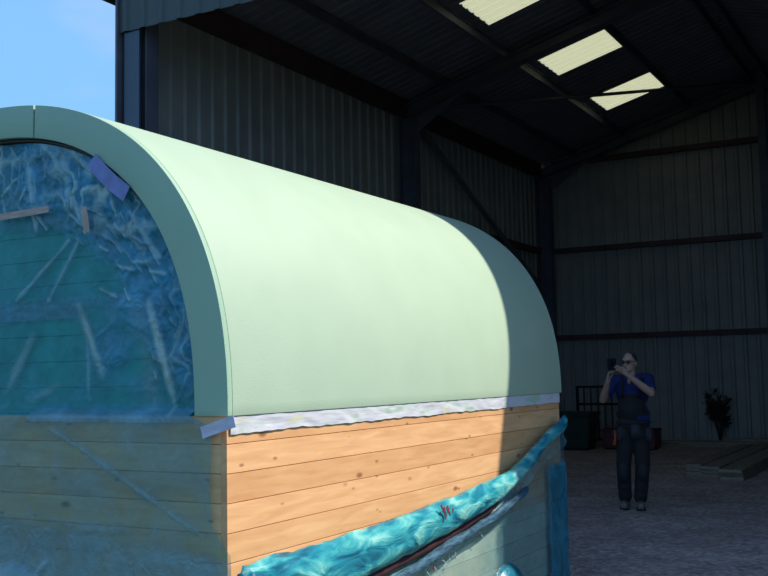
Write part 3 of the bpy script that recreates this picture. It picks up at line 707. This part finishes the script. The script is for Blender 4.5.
for s, e_, w_ in ((shL, elL, wrL), (shR, elR, wrR)):
    capsule(bm, s, e_, .054, .040); capsule(bm, e_, e_.lerp(w_, .3), .041, .042); capsule(bm, e_.lerp(w_, .3), w_, .042, .026)
camc = pv(-.205, .36, 1.59)
dL = (camc + pv(-.035, 0, -.02) - wrL); hand(bm, wrL, dL, Vector((0, -1, .1)), pv(1, .15, .1), pv(.35, -.9, .3))
dR = (pv(-.135, .36, 1.55) - wrR); hand(bm, wrR, dR, pv(.1, .6, .9), pv(-.6, .5, .2), pv(.2, -.6, .7))
body = person_part('body', bm, SKIN, .0065, 3)
# shirt
bm = bmesh.new()
ball(bm, pv(0, 0, 1.06), (.165, .125, .15)); ball(bm, pv(0, 0, 1.27), (.182, .126, .175)); capsule(bm, shL, shR, .066, .066)
for s, e_, k in ((shL, elL, .62), (shR, elR, .66)): capsule(bm, s, s.lerp(e_, k), .068, .062)
capsule(bm, pv(-.02, -.02, 1.40), pv(-.02, -.015, 1.455), .075, .062)
capsule(bm, pv(.05, .04, 1.02), pv(.10, .02, 1.0), .09, .08)
sho = person_part('shirt', bm, SHIRT, .009, 4)
# V neck of skin over the shirt opening
bm = bmesh.new(); ball(bm, pv(-.03, .085, 1.405), (.022, .03, .045)); person_part('open_collar', bm, SKIN, .006, 2)
# trousers with bib
bm = bmesh.new()
ball(bm, pv(0, 0, .93), (.178, .13, .14)); ball(bm, pv(-.01, 0, 1.03), (.172, .13, .10))
for h, k, a in ((hipL, kneL, ankL), (hipR, kneR, ankR)):
    capsule(bm, h, k, .100, .080); capsule(bm, k, a + Vector((0, 0, .035)), .080, .072); ball(bm, k.lerp(a, .6), (.078, .08, .06)); ball(bm, a + Vector((0, 0, .05)), (.076, .082, .045))
person_part('trousers', bm, TROU, .009, 3)
bm = bmesh.new(); ball(bm, pv(-.015, .075, 1.12), (.15, .085, .165)); ball(bm, pv(.0, .0, 1.04), (.185, .142, .07)); person_part('bib', bm, TROU, .009, 3)
for s in (-1, 1):
    bm = bmesh.new(); tube(bm, [pv(-.015 + s*.09, .128, 1.22), pv(-.01 + s*.10, .130, 1.32), pv(s*.105, .09, 1.42), pv(s*.10, .0, 1.478), pv(s*.08, -.1, 1.43)], .014, 8); person_part('brace_strap', bm, TROU)
for k, a, s in ((kneL, ankL, -1), (kneR, ankR, 1)):
    bm = bmesh.new(); ball(bm, k + pv(0, .045, -.06), (.068, .05, .12)); person_part('knee_pad', bm, PAD)
for x, z, rx in ((-.12, .83, .25), (.02, .86, 0), (.13, .82, -.25)):
    bm = bmesh.new(); box(bm, (-.055, -.02, -.085), (.055, .02, .07)); bmesh.ops.bevel(bm, geom=bm.edges[:], offset=.014, segments=2, affect='EDGES')
    bmesh.ops.rotate(bm, verts=bm.verts, matrix=Matrix.Rotation(rx*2.2, 3, 'Z')); bmesh.ops.translate(bm, verts=bm.verts, vec=pv(x*1.08, .135 - abs(x)*.35, z)); person_part('holster_pocket', bm, GREYP)
bm = bmesh.new(); tube(bm, [pv(.17*math.cos(t), .125*math.sin(t), .945) for t in [2*math.pi*i/32 for i in range(33)]], .019, 8); person_part('belt', bm, PAD)
bm = bmesh.new(); tube(bm, [pv(-.20, .06, .86), pv(-.198, .07, .79), pv(-.215, .08, .70)], lambda i: .013 + .003*i, 10); o = person_part('tool_handle', bm, simple('orange_red_handle', (.45, .07, .03), .5)); o['label'] = 'orange red handle hanging at the hip'
for a, dx in ((ankL, -.02), (ankR, .0)):
    bm = bmesh.new(); c = Vector((a.x, a.y, 0))
    capsule(bm, c + Vector((0, .03, .055)), c + Vector((dx, -.135, .045)), .048, .043); capsule(bm, c + Vector((0, .01, .06)), c + Vector((0, .01, .15)), .050, .052)
    bt = person_part('boot', bm, BOOT, .007, 3)
    bm = bmesh.new(); box(bm, (c.x - .05 + dx*.5, c.y - .185, .0), (c.x + .05 + dx*.5, c.y + .085, .022)); bmesh.ops.bevel(bm, geom=[e_ for e_ in bm.edges if abs(e_.verts[0].co.z - e_.verts[1].co.z) > .01], offset=.035, segments=4, affect='EDGES'); person_part('sole', bm, PAD, parent=bt)
# hair, sunglasses
bm = bmesh.new(); ball(bm, headpt(0, -.012, .032), (.079, .090, .093), turn, 28, 20)
cutp = headpt(0, .02, .03); nrm = turn @ pv(0, 1, -.75)
bmesh.ops.bisect_plane(bm, geom=bm.verts[:]+bm.edges[:]+bm.faces[:], plane_co=cutp + Vector((0, 0, .01)), plane_no=nrm, clear_outer=True)
person_part('hair', bm, HAIR)
gl = None
for s in (-1, 1):
    bm = bmesh.new(); ball(bm, headpt(s*.033, .098, .012), (.028, .008, .020), turn); l_ = person_part('sunglasses_lens', bm, simple('red_tinted_lens', (.06, .008, .012), .15))
bm = bmesh.new(); tube(bm, [headpt(-.078, -.005, .012), headpt(-.066, .075, .018), headpt(-.033, .104, .022), headpt(0, .108, .02), headpt(.033, .104, .022), headpt(.066, .075, .018), headpt(.078, -.005, .012)], .0035, 6); person_part('sunglasses_frame', bm, PAD)
# camera in the hands: a thing of its own
wm = Matrix.Translation(PB) @ Matrix.Rotation(RZ, 4, 'Z')
cc = wm @ camc; cm_ = thing('compact_camera', cc, 'small black camera held upright before the person\'s face', 'camera', rz=RZ + math.radians(-28))
def cpart(nm, bm, mt):
    me = bpy.data.meshes.new(nm); bmesh.ops.recalc_face_normals(bm, faces=bm.faces); bm.to_mesh(me); bm.free(); me.materials.append(mt); o = bpy.data.objects.new(nm, me); COL.objects.link(o); o.parent = cm_
bm = bmesh.new(); box(bm, (-.046, -.018, -.065), (.046, .018, .065)); bmesh.ops.bevel(bm, geom=bm.edges[:], offset=.006, segments=2, affect='EDGES'); cpart('camera_body', bm, BLACK)
bm = bmesh.new(); tube(bm, [(0, -.016, .01), (0, -.045, .01)], .026, 20); cpart('lens', bm, BLACK)
bm = bmesh.new(); box(bm, (-.012, -.01, .065), (.012, .01, .072)); cpart('shutter_button', bm, STEEL)
